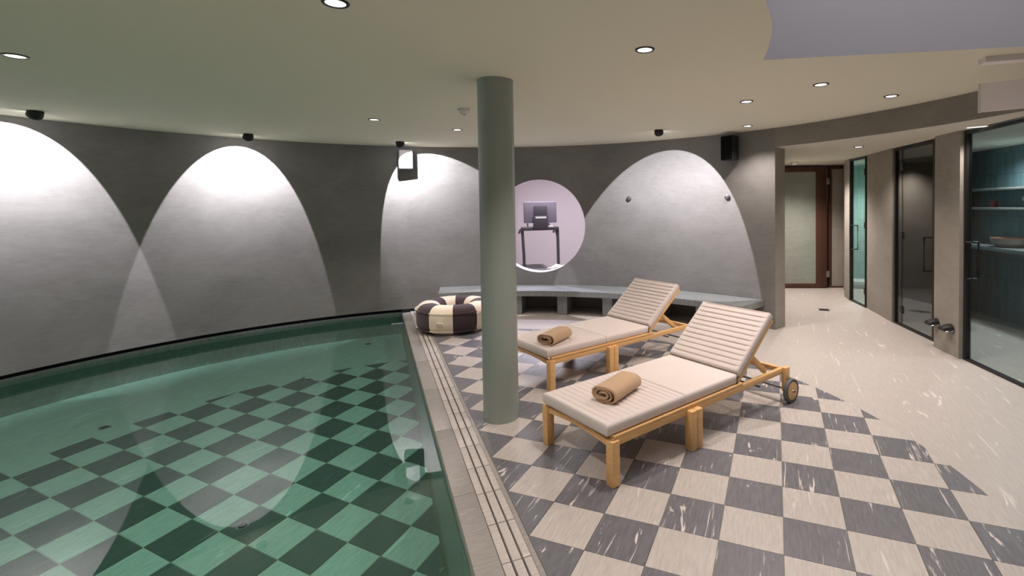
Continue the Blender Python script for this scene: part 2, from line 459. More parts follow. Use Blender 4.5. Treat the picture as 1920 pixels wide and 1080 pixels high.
# -- pool kerb: coping stone and three rows of drain tiles with slots between
kerb = empty('trim_2', (0, 0, 0)); tag(kerb, 'grey stone pool kerb with slotted drain channel', kind='structure')
EDIR = Vector((1, -1, 0))/S2; ENRM = Vector((1, 1, 0))/S2
E0 = Vector((CH0[0], CH0[1], 0))                       # far end of the chord
ELEN = (Vector((CH1[0], CH1[1], 0))-E0).length
def kerb_mtx(s): 
    p = E0 + EDIR*s
    return Matrix(((EDIR.x, ENRM.x, 0, p.x), (EDIR.y, ENRM.y, 0, p.y), (0, 0, 1, 0), (0, 0, 0, 1)))
def kerb_piece(name, s0, s1, d0, d1, z0, z1, m, bevel=.002):
    o = box(name, 0, s1-s0, d0, d1, z0, z1, m, kerb, bevel); o.matrix_world = kerb_mtx(s0); return o
mesh_obj('foot_joint', [(CH0[0]-.001, CH0[1]-.001, PFLOOR+.001), (CH1[0]-.001, CH1[1]-.001, PFLOOR+.001), (CH1[0]-.013, CH1[1]-.013, PFLOOR+.001), (CH0[0]-.013, CH0[1]-.013, PFLOOR+.001), (CH1[0]-.001, CH1[1]-.001, PFLOOR+.014), (CH0[0]-.001, CH0[1]-.001, PFLOOR+.014)], [[3, 2, 4, 5], [0, 3, 5], [1, 4, 2]], M_PGROUT, edge_wall)
s = .18
while s < ELEN - .05:
    e = min(s+.90, ELEN); kerb_piece('coping_stone', s+.001, e-.001, -.012, .113, -.1, 0.0, M_COPING, .004); s = e
kerb_piece('channel_bed', .15, ELEN, .113, .285, -.12, -.09, M_GAP, 0)
def joints(first):
    out = [first + k*TILE for k in range(-30, 40)]
    return [x for x in out if .12 < x < ELEN]
base_s = -0.074 - (E0.x-E0.y)/S2
for row, (d0, d1) in enumerate(((.116, .158), (.168, .211), (.221, .258))):
    js = [.12] + joints(base_s) + [ELEN]
    for a, b in zip(js, js[1:]):
        if b-a < .02: continue
        kerb_piece('drain_tile', a+.003, b-.003, d0, d1, -.035, 0.0, M_LIGHT, .0015)
kerb_piece('edge_strip', .12, ELEN, .2595, .2845, -.1, 0.0, M_COPING, .001)

# -- curved plaster wall with the round window cut through
WZ0, WZ1 = .055, CEIL + .02
WT, WZ, WR = 106.2, 1.345, .765          # window angle, centre height, radius
T_END = 62.7
half = 11.0
def wp(s, z, r=R):                        # s metres of arc from the window centre
    th = WT - degrees(s/R); p = pol(th, r); return (p.x, p.y, z)
v, f = [], []
def grid_arc(t0, t1, n, z0, z1):
    i0 = len(v)
    for k in range(n+1):
        p = pol(t0+(t1-t0)*k/n)
        v.append((p.x, p.y, z0)); v.append((p.x, p.y, z1))
    for k in range(n): f.append([i0+2*k, i0+2*k+1, i0+2*k+3, i0+2*k+2])
sp = half*pi/180*R
grid_arc(T_END, WT-half, 40, 0.0, WZ1)
grid_arc(WT+half, 126.5, 12, 0.0, WZ1)
grid_arc(126.5, 360, 220, WZ0, WZ1)
NW, NR = 96, 6; i0 = len(v)
for k in range(NW):
    a = 2*pi*k/NW; cx_, cz_ = cos(a), sin(a)
    tx = sp/abs(cx_) if abs(cx_) > 1e-9 else 1e9
    tz = ((WZ1-WZ) if cz_ > 0 else WZ)/abs(cz_) if abs(cz_) > 1e-9 else 1e9
    t = min(tx, tz)
    for q in range(NR+1):
        rr = WR + (t-WR)*q/NR; v.append(wp(rr*cx_, WZ + rr*cz_))
for k in range(NW):
    for q in range(NR):
        a = i0+k*(NR+1)+q; b = i0+((k+1) % NW)*(NR+1)+q; f.append([a, b, b+1, a+1])
# rectangle corners missed by the radial fan
for sx in (-1, 1):
    for (zz) in (0.0, WZ1):
        c = len(v); v.append(wp(sx*sp, zz))
        ang = atan2(zz-WZ, sx*sp) % (2*pi); k = int(ang/(2*pi)*NW) % NW
        f.append([i0+k*(NR+1)+NR, i0+((k+1) % NW)*(NR+1)+NR, c])
wall = mesh_obj('wall_back', v, f, M_WALL, smooth=True); tag(wall, 'curved grey plaster wall', kind='structure')
# wall end return beside the corridor, and the corridor's inner wall
p0, p1 = pol(T_END), Vector((.085, 4.035))
o = wall_strip('wall_corridor', [tuple(p0), tuple(p1), (.03, 4.3), (.02, 7.6)], 0, WZ1, M_PIER); tag(o, kind='structure')
# window sleeve, pane
vv, ff = [], []
for k in range(NW):
    a = 2*pi*k/NW
    for rr in (R-.004, R+.22): vv.append(wp(WR*cos(a), WZ + WR*sin(a), rr))
for k in range(NW):
    a, b = 2*k, 2*((k+1) % NW); ff.append([a, a+1, b+1, b])
win = mesh_obj('window_1', vv, ff, mat('window_sleeve_paint', (.66, .62, .66), .6), smooth=True)
tag(win, 'round porthole window looking into the gym', kind='structure')
vv = [wp(WR*cos(2*pi*k/NW), WZ + WR*sin(2*pi*k/NW), R+.12) for k in range(NW)]
vv.append(wp(0, WZ, R+.12)); mesh_obj('pane', vv, [[k, (k+1) % NW, NW] for k in range(NW)], M_WINGLASS, win)

# -- ceilings
VOID = [(-.11, .54), (-.075, .30), (-.05, .0), (-.05, -.2), (-.08, -.55), (-.16, -1.0), (-.30, -1.6), (2.2, -1.6), (2.2, 1.06), (1.44, .915), (.93, .80), (.45, .672)]
outer = [tuple(pol(3*k, R+.03)) for k in range(120)]
def fill_poly(name, loops, z, m, flip=False):
    vs = [Vector((x, y, 0)) for lp in loops for (x, y) in lp]
    tris = tessellate_polygon([[Vector((x, y, 0)) for (x, y) in lp] for lp in loops])
    return mesh_obj(name, [(q.x, q.y, z) for q in vs], [list(t) for t in tris], m)
ceil = fill_poly('ceiling', [outer, VOID], CEIL, M_CEIL); tag(ceil, 'flat olive grey ceiling over the round pool room', kind='structure')
vw = wall_strip('wall_void', VOID + [VOID[0]], CEIL-.001, 4.6, M_VOID); tag(vw, 'pale grey sides of the opening in the ceiling', kind='structure')
o = mesh_obj('ceiling_void', [(x, y, 4.6) for x, y in VOID], [list(range(len(VOID)))], M_VOID); tag(o, kind='structure')
sof = [tuple(pol(t, R+.0)) for t in range(-40, 63, 2)] + [tuple(pol(T_END))] + [(-.3, 4.0), (-.3, 9.5), (4.6, 9.5), (4.6, -4)]
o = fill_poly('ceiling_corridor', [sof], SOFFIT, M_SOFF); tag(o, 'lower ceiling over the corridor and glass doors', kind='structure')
o = wall_strip('wall_header', [tuple(pol(t)) for t in [T_END] + list(range(62, -41, -2))], SOFFIT, CEIL+.02, M_HEAD)
tag(o, 'curved grey band above the corridor', kind='structure')

# -- right-hand wall: plaster piers between glass doors
def pier(poly): 
    o = prism('wall_right', poly, 0, SOFFIT+.01, M_PIER); tag(o, kind='structure'); return o
pier([(1.10, 6.62), (1.13, 6.25), (1.165, 6.262), (1.165, 6.64)])
pier([(1.30, 5.68), (1.46, 4.73), (1.56, 4.745), (1.40, 5.70)])
pier([(1.65, 3.56), (1.76, 3.13), (1.86, 3.155), (1.80, 3.77), (1.745, 3.80)])
pier([(2.20, 1.75), (2.62, -.57), (2.9, -.5), (2.5, 1.83)])
o = wall_strip('wall_right', [(1.14, 6.6), (1.20, 7.72)], 0, SOFFIT, M_PIER); tag(o, kind='structure')

# far end: brown framed door and side panel
def plane_mtx(p, q):
    """x along p->q, y out of the plane towards the camera side, z up"""
    d = Vector((q[0]-p[0], q[1]-p[1], 0)); ln = d.length; d.normalize(); n = Vector((d.y, -d.x, 0))
    return Matrix(((d.x, n.x, 0, p[0]), (d.y, n.y, 0, p[1]), (0, 0, 1, 0), (0, 0, 0, 1))), ln
def framed(name, p, q, z1, stile_l, stile_r, top, bot, m_frame, m_panel, label):
    mt, ln = plane_mtx(p, q); root = empty(name, (0, 0, 0)); root.matrix_world = mt; tag(root, label, kind='structure')
    box('frame', 0, stile_l, -.03, .03, 0, z1, m_frame, root, .004)
    box('frame', ln-stile_r, ln, -.03, .03, 0, z1, m_frame, root, .004)
    box('frame', stile_l, ln-stile_r, -.03, .03, z1-top, z1, m_frame, root, .004)
    box('frame', stile_l, ln-stile_r, -.03, .03, 0, bot, m_frame, root, .004)
    box('panel', stile_l, ln-stile_r, -.012, .012, bot, z1-top, m_panel, root)
    return root, ln
d1, ln = framed('door_1', (-.05, 7.19), (.885, 7.47), 2.37, .10, .20, .10, .09, M_DOORW, M_DOORPANEL, 'brown framed door with pale panel at the corridor end')
for z in (.28, 2.08):
    h = box('hinge', ln-.008, ln+.05, .028, .045, z-.06, z+.06, M_STEEL, d1, .004)
w2, _ = framed('window_2', (.93, 7.55), (1.24, 7.66), 2.39, .05, .03, .07, .03, M_DOORW, M_PIER, 'narrow brown framed side panel beside the end door')

# glass doors
def glass_door(name, p, q, z1, label, split=None, handle=None, hinges=(), fr=.035):
    mt, ln = plane_mtx(p, q); root = empty(name, (0, 0, 0)); root.matrix_world = mt; tag(root, label, kind='structure')
    box('frame', 0, fr, -.025, .025, 0, z1, M_BLACK, root)
    box('frame', ln-fr, ln, -.025, .025, 0, z1, M_BLACK, root)
    box('frame', fr, ln-fr, -.025, .025, z1-.03, z1, M_BLACK, root)
    box('threshold', fr, ln-fr, -.025, .025, 0, .022, M_BLACK, root)
    xs = [fr] + ([split] if split else []) + [ln-fr]
    for a, b in zip(xs, xs[1:]):
        box('pane', a+.003, b-.003, -.005, .005, .024, z1-.032, M_GLASS, root)
    if split: box('pane_edge', split-.003, split+.003, -.007, .007, .024, z1-.032, M_BLACK, root)
    for x, z in hinges:
        box('hinge', x-.035, x+.035, -.014, .014, z-.05, z+.05, M_BLACK, root, .003)
    if handle:
        x, za, zb = handle
        h = tube('handle', [(x, .006, za+.02), (x, .055, za+.02), (x, .06, za+.02), (x, .06, zb-.02), (x, .055, zb-.02), (x, .006, zb-.02)], .010, M_BLACK, root, 8)
        tube('handle', [(x, -.006, za+.02), (x, -.055, za+.02), (x, -.06, za+.02), (x, -.06, zb-.02), (x, -.055, zb-.02), (x, -.006, zb-.02)], .010, M_BLACK, root, 8)
    return root, ln
glass_door('door_2', (1.165, 6.26), (1.305, 5.68), 2.385, 'glass shower door at the far end of the corridor', None, (.10, .86, 1.30), ((.55, 2.15), (.55, 1.30), (.55, .25)), .02)
glass_door('door_3', (1.50, 4.71), (1.73, 3.80), 2.385, 'glass door to the dark room between two plaster piers', .17, (.80, .80, 1.25), ((.17, 2.13), (.17, 1.22), (.17, .22)))
glass_door('door_4', (1.82, 3.13), (2.20, 1.73), 2.385, 'large glass door to the blue tiled washroom', None, (.09, .84, 1.26), ((1.0, .30),), .04)

# rooms behind the glass
o = wall_strip('wall_shower', [(1.20, 7.75), (1.25, 8.0), (2.12, 8.0), (2.05, 7.6), (1.41, 5.72)], 0, SOFFIT, M_TEALTILE); tag(o, kind='structure')
o = wall_strip('wall_sauna', [(1.57, 4.75), (1.43, 5.72), (2.16, 7.75), (3.3, 8.15), (2.42, 5.8), (1.80, 3.82)], 0, SOFFIT, M_DARKROOM); tag(o, kind='structure')
o = wall_strip('wall_washroom', [(1.87, 3.16), (1.86, 3.78), (2.72, 6.18), (3.0, 4.96), (3.82, 1.45), (2.4, 1.35)], 0, SOFFIT, M_BLUETILE); tag(o, kind='structure')
# gym behind the round window
gd = Vector((at_z(1015, 470, 0) - CAM).to_2d().normalized())          # viewing direction through the window
gx = Vector((-gd.y, gd.x)); gc = Vector((CAM.x, CAM.y))
def gp(d, s): p = gc + gd*d - gx*s; return (p.x, p.y)                 # d metres away, s metres to the right
gym = [gp(7.6, 2.6), gp(12.6, 2.9), gp(13.4, -.62), gp(8.6, -2.6)]
o = wall_strip('wall_gym', gym, 0, 2.8, M_GYM); tag(o, 'pale lilac walls of the gym behind the round window', kind='structure')
o = mesh_obj('ceiling_gym', [(*p, 2.8) for p in gym], [[0, 1, 2, 3]], M_GYM); tag(o, kind='structure')

# ================================================================== LIGHTS WITH THEIR FITTINGS
def downlight(x, y, z, label, energy=DOWN_W, color=WARM, size=118, rad=.058, group='recessed ceiling downlights', lit=True):
    root = empty('recessed_downlight', (x, y, z)); tag(root, label, 'downlight', group)
    lathe('trim_ring', [(rad*.78, -.001), (rad*.80, -.006), (rad, -.007), (rad*1.06, -.004), (rad*1.08, 0)], M_BLACK, root, 28)
    lathe('lens', [(0, -.003), (rad*.80, -.003)], M_LAMP, root, 28)
    if lit:
        sp_ = spot('downlight_beam', (x, y, z-.012), (0, 0, -1), energy, size, .75, color, .02, True)
    return root
DL = [(-1.98, -1.29, 'downlight in the ceiling over the pool edge near the opening'),
      (-4.44, -1.49, 'downlight in the ceiling far over the pool water'),
      (-.80, -.01, 'downlight in the ceiling above the first lounger, beside the opening'),
      (-4.14, 1.12, 'downlight in the ceiling over the pool behind the column'),
      (-3.76, 2.10, 'small downlight in the ceiling above the striped ring pouf'),
      (-.29, 1.91, 'downlight in the ceiling over the backrests of the loungers'),
      (.32, 1.47, 'downlight in the ceiling nearest the far rim of the opening'),
      (.97, 2.24, 'downlight in the ceiling close to the curved band over the corridor'),
      (-.36, 3.46, 'downlight in the ceiling beside the black wall speaker')]
for x, y, lb in DL: downlight(x, y, CEIL, lb, DOWN_W*(1.3 if x < -4.1 and y > 0 else 1.0))
for x, y, lb in ((-3.4, -3.6, 'added fill downlight over the near end of the pool, behind the photographer'), (-1.2, -3.2, 'added fill downlight over the pool end paving, behind the photographer'), (-5.0, -3.0, 'added fill downlight over the pool beside the curved wall, behind the photographer'),
                 (.9, -2.9, 'added fill downlight over the open floor behind the photographer'), (2.1, -2.4, 'added fill downlight beside the curved wall behind the photographer')):
    downlight(x, y, CEIL, lb, DOWN_W*1.45)  # unseen downlights added behind the camera as fill light
p = at_z(1610, 275, SOFFIT); downlight(p.x, p.y, SOFFIT, 'downlight in the low corridor ceiling', 62, size=125)
p = at_z(1832, 237, SOFFIT)
lp = empty('soffit_panel_light', (p.x, p.y, SOFFIT), radians(-15)); tag(lp, 'slim glowing panel light in the low ceiling by the washroom door', 'light')
box('frame', -.09, .09, -.05, .05, -.006, 0, M_WHITE, lp, .002); box('diffuser', -.08, .08, -.04, .04, -.008, -.0055, emit('panel_glow', (1, .95, .88), 1.1), lp)
spot('corridor_beam', (p.x, p.y, SOFFIT-.02), (0, 0, -1), 40, 130, .8, WARM, .05)
spot('corridor_beam', (.45, 6.2, SOFFIT-.02), (0, 0, -1), 255, 130, .8, WARM, .05)
# wall-wash spots: position, azimuth, tilt below horizontal, half angle, from the light arches on the wall
WS = [((-6.689, -.601, 2.587), 185.2, 46.8, 46.4, 'black ceiling spotlight over the pool, washing the leftmost light arch'),
      ((-6.364, 1.224, 2.578), 160.4, 48.1, 43.0, 'black ceiling spotlight between two tall light arches above the pool'),
      ((-5.188, 2.698, 2.590), 93.2, 45.8, 42.1, 'black ceiling spotlight just above the white wall speaker'),
      ((-1.458, 3.313, 2.589), 94.2, 47.5, 41.9, 'black ceiling spotlight lighting the arch above the stone bench'),
      ((-5.95, -2.95, 2.58), 213, 47, 44, 'black ceiling spotlight on the wall beyond the frame')]
for (lx, ly, lz), az, tl, ha, lb in WS:
    ax = Vector((cos(radians(az))*cos(radians(tl)), sin(radians(az))*cos(radians(tl)), -sin(radians(tl))))
    c = Vector((lx, ly, lz)) - ax*.05
    root = empty('ceiling_spotlight', (lx, ly, CEIL)); tag(root, lb, 'spotlight', 'wall-wash spotlights')
    rel = c - Vector((lx, ly, CEIL))
    lathe('mount', [(0, 0), (.042, 0), (.042, -.012), (.012, -.014), (.012, rel.z), (0, rel.z)], M_BLACK, root, 20, (0, 0, 0))
    lathe('housing', [(0, -.052), (.030, -.05), (.052, -.035), (.060, -.005), (.060, .022), (.055, .035), (.045, .036), (.042, .022), (0, .020)], M_BLACK, root, 28, rel, ax)
    lathe('lens', [(0, .0345), (.044, .0345)], M_WASHLENS, root, 24, rel, ax)
    so = spot('spotlight_beam', (lx, ly, lz), ax, WASH_W, 2*ha, .035, NEUTRAL, .006, True)
    # beam strength shaped by hand: dimmed towards its upper rim and straight down
    ld = so.data; ld.use_nodes = True; nt = ld.node_tree; em = [n_ for n_ in nt.nodes if n_.type == 'EMISSION'][0]
    tc = nt.nodes.new('ShaderNodeTexCoord'); sx_ = nt.nodes.new('ShaderNodeSeparateXYZ'); mr = nt.nodes.new('ShaderNodeMapRange')
    nt.links.new(tc.outputs['Normal'], sx_.inputs[0]); nt.links.new(sx_.outputs[1], mr.inputs['Value'])
    mr.inputs['From Min'].default_value = .68; mr.inputs['From Max'].default_value = (.15 if ly > 3 else -.35)
    pw_ = nt.nodes.new('ShaderNodeMath'); pw_.operation = 'POWER'; pw_.inputs[1].default_value = (1.2 if ly > 3 else 1.8)
    ma = nt.nodes.new('ShaderNodeMath'); ma.operation = 'MULTIPLY_ADD'; ma.inputs[1].default_value = (.70 if ly > 3 else .20); ma.inputs[2].default_value = (.30 if ly > 3 else .80)
    nt.links.new(mr.outputs[0], pw_.inputs[0]); nt.links.new(pw_.outputs[0], ma.inputs[0])
    m2_ = nt.nodes.new('ShaderNodeMapRange'); m2_.interpolation_type = 'SMOOTHSTEP'; nt.links.new(sx_.outputs[1], m2_.inputs['Value'])
    m2_.inputs['From Min'].default_value = -.64; m2_.inputs['From Max'].default_value = -.53; m2_.inputs['To Min'].default_value = .15; m2_.inputs['To Max'].default_value = 1.0
    mm = nt.nodes.new('ShaderNodeMath'); mm.operation = 'MULTIPLY'; nt.links.new(ma.outputs[0], mm.inputs[0]); nt.links.new(m2_.outputs[0], mm.inputs[1])
    nt.links.new(mm.outputs[0], em.inputs['Strength'])
# light in the other rooms and down the opening
area_light('gym_lamp', (*gp(10.6, .3), 2.75), (0, 0, -1), 112, 2.2, 1.6, LILAC)
gq = pol(106.2, R+1.15)
spot('gym_beam', (gq.x, gq.y, 2.74), (CX-gq.x, CY-gq.y, -5.6), 330, 150, .5, (.80, .76, 1.0), .06)
area_light('void_skylight', (1.0, -.35, 4.55), (0, 0, -1), 22, 1.8, 1.6, (.92, .93, 1.0))  # unseen area light, standing in for daylight from above the opening
spot('washroom_beam', (2.72, 4.55, 2.38), (0, 0, -1), 95, 150, .8, (.9, .97, 1.0), .05)
spot('washroom_beam', (2.95, 3.1, 2.38), (0, 0, -1), 75, 150, .8, (.9, .97, 1.0), .05)
spot('shower_beam', (1.62, 7.2, 2.38), (0, 0, -1), 160, 130, .8, (.92, 1.0, .98), .05)
spot('sauna_beam', (2.1, 5.8, 2.38), (0, 0, -1), 34, 120, .8, (.93, .94, 1.0), .05)

# ================================================================== COLUMN, BENCH
col = lathe('column', [(0.0, 0.0), (.139, 0.0), (.139, .012), (.139, 1.3), (.139, CEIL-.02), (.142, CEIL-.012), (.142, CEIL)], M_COLUMN, None, 64, (0, 0, 0))
col.location = (-2.066, .262, 0)
tag(col, 'round grey green painted column standing at the pool edge', 'column')
bench = empty('stone_bench', (*pol(95, 4.7), 0)); tag(bench, 'curved grey stone bench along the plaster wall', 'bench')
def arc_block(name, t0, t1, r0, r1, z0, z1, m, parent, n=24, skew0=0.0, skew1=0.0, bevel=.006):
    bm = bmesh.new(); rings = []
    for k in range(n+1):
        a = k/n; ring = []
        for (r, z, inner) in ((r0, z0, 1), (r1, z0, 0), (r1, z1, 0), (r0, z1, 1)):
            t = t0+(t1-t0)*a + ((1-a)*skew0 + a*skew1)*inner
            p = pol(t, r); ring.append(bm.verts.new((p.x-parent.location.x, p.y-parent.location.y, z)))
        rings.append(ring)
    for a, b in zip(rings, rings[1:]):
        for i in range(4): bm.faces.new([a[i], a[(i+1) % 4], b[(i+1) % 4], b[i]])
    bm.faces.new(rings[0]); bm.faces.new(rings[-1][::-1])
    bmesh.ops.recalc_face_normals(bm, faces=bm.faces[:])
    es = [e for e in bm.edges if e.calc_face_angle(0) > .5]
    bmesh.ops.bevel(bm, geom=es, offset=bevel, segments=2, affect='EDGES')
    return bm_obj(name, bm, m, parent, True, 30)
arc_block('seat_slab', 64.4, 125.3, 4.30, 4.905, .292, .375, M_BENCH, bench, 48)
for t in (119.1, 109.8, 100.5, 91.2, 81.9, 72.6):
    arc_block('support_block', t-1.0, t+1.0, 4.385, 4.90, 0.0, .292, M_BENCH, bench, 2, bevel=.004)

# ================================================================== LOUNGERS
HEAD = radians(60.5)
def pad_mesh(bm, s0, s1, w0, w1, thick, ribs, groove=.006, mtx=None, edge=.018):
    """quilted pad lying on z=0, ribs across the width"""
    ns = max(8, int((s1-s0)/.0036)); nw = 12
    cols = [w0, w0+edge*.3, w0+edge, w0+.05] + [w0+.05+(w1-w0-.1)*k/6 for k in range(1, 6)] + [w1-.05, w1-edge, w1-edge*.3, w1]
    def hh(s, w):
        d = min(s-s0, s1-s, w-w0, w1-w); e = min(1, max(0, d)/edge); z = thick - edge*(1-sqrt(max(0, 1-(1-e)**2)))
        if ribs:
            x = ((s-s0)/ribs) % 1.0; g = min(x, 1-x)*ribs
            f_ = max(0, 1-g/.0095); ww = min(1, max(0, min(w-w0, w1-w)-.012)/.02)
            z -= groove*f_*f_*ww
        return z
    top, bot = [], []
    for k in range(ns+1):
        s_ = s0+(s1-s0)*k/ns
        top.append([bm.verts.new((s_, w_, hh(s_, w_))) for w_ in cols])
    for k in range(ns):
        for q in range(len(cols)-1):
            bm.faces.new([top[k][q], top[k+1][q], top[k+1][q+1], top[k][q+1]])
    rim = [top[k][0] for k in range(ns+1)] + [top[ns][q] for q in range(1, len(cols))] + [top[k][-1] for k in range(ns-1, -1, -1)] + [top[0][q] for q in range(len(cols)-2, 0, -1)]
    low = [bm.verts.new((v_.co.x, v_.co.y, .012)) for v_ in rim]
    cx_, cy_ = (s0+s1)/2, (w0+w1)/2
    low2 = [bm.verts.new((cx_+(v_.co.x-cx_)*.985, cy_+(v_.co.y-cy_)*.97, 0)) for v_ in rim]
    for i in range(len(rim)):
        j = (i+1) % len(rim)
        bm.faces.new([rim[i], low[i], low[j], rim[j]]); bm.faces.new([low[i], low2[i], low2[j], low[j]])
    bm.faces.new(low2)
    if mtx is not None:
        for v_ in bm.verts: v_.co = mtx @ v_.co
def make_lounger():
    W = .735; root = empty('sun_lounger', (0, 0, 0), HEAD)
    rz0, rz1 = .235, .300
    # side rails, each of two stacked boards as in the photo
    for y0, y1 in ((.018, .052), (W-.052, W-.018)):
        r_ = box('side_rail', .02, 1.985, y0, y1, rz0, rz1-.018, M_TEAK, root, .004)
        box('rail_cap', .03, 1.36, y0-.004, y1, rz1-.017, rz1, M_TEAK, r_, .003)
    # front rail, arched underneath
    bm = bmesh.new(); n = 16; top, bot = [], []
    ring = []
    for k in range(n+1):
        y_ = .06+(W-.12)*k/n; a = sin(pi*k/n)
        ring.append([bm.verts.new((x_, y_, z_)) for x_, z_ in ((.015, rz0-.005+.022*a), (.05, rz0-.005+.022*a), (.05, rz1-.03+.012*a), (.015, rz1-.03+.012*a))])
    for a, b in zip(ring, ring[1:]):
        for i in range(4): bm.faces.new([a[i], a[(i+1) % 4], b[(i+1) % 4], b[i]])
    bm.faces.new(ring[0][::-1]); bm.faces.new(ring[-1]); bm_obj('front_rail', bm, M_TEAK, root)
    box('rear_rail', 1.945, 1.985, .052, W-.052, rz0+.005, rz1-.02, M_TEAK, root, .004)
    for y_ in (0, W-.062): box('leg', 0, .062, y_, y_+.062, 0, .275, M_TEAK, root, .007)
    for y_ in (-.028, W-.034):
        box('leg', .695, .753, y_, y_+.062, 0, .272, M_TEAK, root, .006); box('leg', .757, .815, y_, y_+.062, 0, .272, M_TEAK, root, .006)
    for y_ in (-.008, W-.032): box('leg', 1.955, 2.02, y_, y_+.04, .085, .285, M_TEAK, root, .005)
    # slats under the mattress
    for k in range(9): box('slat', .09+k*.138, .16+k*.138, .05, W-.05, rz0+.03, rz0+.046, M_TEAK, root, .003)
    tube('axle', [(1.985, -.075, .098), (1.985, W+.075, .098)], .008, M_DULL, root)
    tube('stretcher_rod', [(1.62, .03, .20), (1.62, W-.03, .20)], .007, M_DULL, root)
    for y_, sg in ((-.035, -1), (W+.035, 1)):
        c = Vector((1.985, y_, .098))
        wh = lathe('wheel', [(.062, -.012), (.097, -.018), (.098, -.010), (.098, .010), (.097, .018), (.062, .012), (.062, -.012)], M_RUBBER, root, 40, c, (0, sg, 0))
        lathe('wheel_disc', [(0, -.012), (.074, -.013), (.074, .019), (0, .021)], M_TEAK, wh, 36, c, (0, sg, 0))
        lathe('hub', [(0, .021), (.013, .021), (.011, .030), (0, .031)], M_STEEL, wh, 14, c, (0, sg, 0))
    # backrest frame hinged at the rail
    a = radians(38.7); BL = .655; hx, hz = 1.315, .292
    mt = Matrix(((cos(a), 0, -sin(a), hx), (0, 1, 0, 0), (sin(a), 0, cos(a), hz), (0, 0, 0, 1)))
    bk = box('backrest_frame', -.04, BL, .035, .07, -.014, .016, M_TEAK, root, .004, mt)
    box('backrest_stile', -.04, BL, W-.07, W-.035, -.014, .016, M_TEAK, bk, .004, mt)
    box('backrest_rail', BL-.06, BL, .07, W-.07, -.012, .014, M_TEAK, bk, .004, mt)
    for k in range(5): box('backrest_slat', .03+k*.11, .09+k*.11, .07, W-.07, -.004, .012, M_TEAK, bk, .003, mt)
    # props that hold the backrest up
    for y_ in (.078, W-.112):
        p_, q_ = Vector((1.555, 0, .462)), Vector((1.80, 0, .268)); d_ = q_-p_; an = atan2(d_.z, d_.x)
        m2 = Matrix(((cos(an), 0, -sin(an), p_.x), (0, 1, 0, 0), (sin(an), 0, cos(an), p_.z), (0, 0, 0, 1)))
        box('prop', 0, d_.length, y_, y_+.034, -.022, .022, M_TEAK, root, .005, m2)
    # cushions
    cu = empty('cushion', (0, 0, 0), 0, root)
    for nm, s0, s1, rb in (('foot_pad', -.012, .700, .0508), ('seat_pad', .704, 1.318, .0205)):
        bm = bmesh.new(); pad_mesh(bm, s0, s1, .03, W-.03, .072, rb, .012 if rb > .03 else .003, Matrix.Translation((0, 0, rz1+.001)))
        bm_obj(nm, bm, M_PAD, cu, True, 60)
    bm = bmesh.new(); mb = mt @ Matrix.Translation((0, 0, .0175))
    pad_mesh(bm, .055, BL+.012, .03, W-.03, .070, .0496, .015, mb); bm_obj('back_pad', bm, M_PAD, cu, True, 60)
    for y_ in (.028, W-.031):
        box('tie', 1.300, 1.309, y_-.004, y_+.006, rz1+.004, rz1+.06, M_DULL, cu)
    return root
def copy_tree(o, parent=None):
    c = o.copy(); COL.objects.link(c); c.parent = parent
    for chd in o.children: copy_tree(chd, c)
    return c
lg1 = make_lounger(); lg1.location = (-.925, -.375, 0)
lg2 = copy_tree(lg1); lg2.location = (-1.915, .853, 0)
for o, lb in ((lg1, 'teak sun lounger with ribbed beige cushion standing on open chequered tiles'), (lg2, 'teak sun lounger with ribbed beige cushion between the column and the stone bench')):
    tag(o, lb, 'sun lounger', 'two sun loungers by the pool')

# -- rolled towels
def towel(loc, ang, length, rx, ry, label, turns=2.7, seed=0):
    rnd = random.Random(seed); th = .0125
    pts = []; n = int(turns*36)
    for k in range(n+1):
        t = k/36; sc = 1 - t*.285
        a = radians(-100) + 2*pi*t*1.0
        x = rx*sc*cos(a); z = ry*sc*sin(a)
        x = (abs(cos(a))**.62)*(1 if cos(a) >= 0 else -1)*rx*sc; z = (abs(sin(a))**.85)*(1 if sin(a) >= 0 else -1)*ry*sc
        pts.append(Vector((x + .004*sin(3*t), z)))
    bm = bmesh.new(); prof = []
    nn = len(pts)
    L_, R_ = [], []
    for i, p_ in enumerate(pts):
        d_ = (pts[min(i+1, nn-1)]-pts[max(i-1, 0)]).normalized(); nr = Vector((-d_.y, d_.x))
        L_.append(p_ - nr*th/2); R_.append(p_ + nr*th/2)
    loop = L_ + R_[::-1]; m_ = len(loop); secs = []
    ny = 10
    for k in range(ny+1):
        y_ = -length/2 + length*k/ny
        secs.append([bm.verts.new((q.x*(1+.02*sin(5*k/ny+seed)), y_ + .006*sin(9*i/m_+seed)*(1 if k in (0, ny) else 0), q.y + ry)) for i, q in enumerate(loop)])
    for a, b in zip(secs, secs[1:]):
        for i in range(m_): bm.faces.new([a[i], a[(i+1) % m_], b[(i+1) % m_], b[i]])
    half_ = nn
    for s_ in (secs[0], secs[-1]):
        for i in range(half_-1):
            bm.faces.new([s_[i], s_[i+1], s_[m_-2-i], s_[m_-1-i]])
    o = bm_obj('rolled_towel', bm, M_TOWEL, None, True, 50)
    zmin = min(v_.co.z for v_ in o.data.vertices)
    o.location = (loc[0], loc[1], loc[2]-zmin); o.rotation_euler = (0, 0, ang); tag(o, label, 'towel', 'tan towels on the loungers')
    return o
ZT = .301 + .070
towel((-1.055, .098, ZT), radians(77-90), .345, .103, .052, 'tan rolled towel lying on the lounger on the open tiles', seed=1)
towel((-2.02, 1.17, ZT), radians(85-90), .345, .103, .050, 'tan rolled towel lying on the lounger next to the column', seed=4)

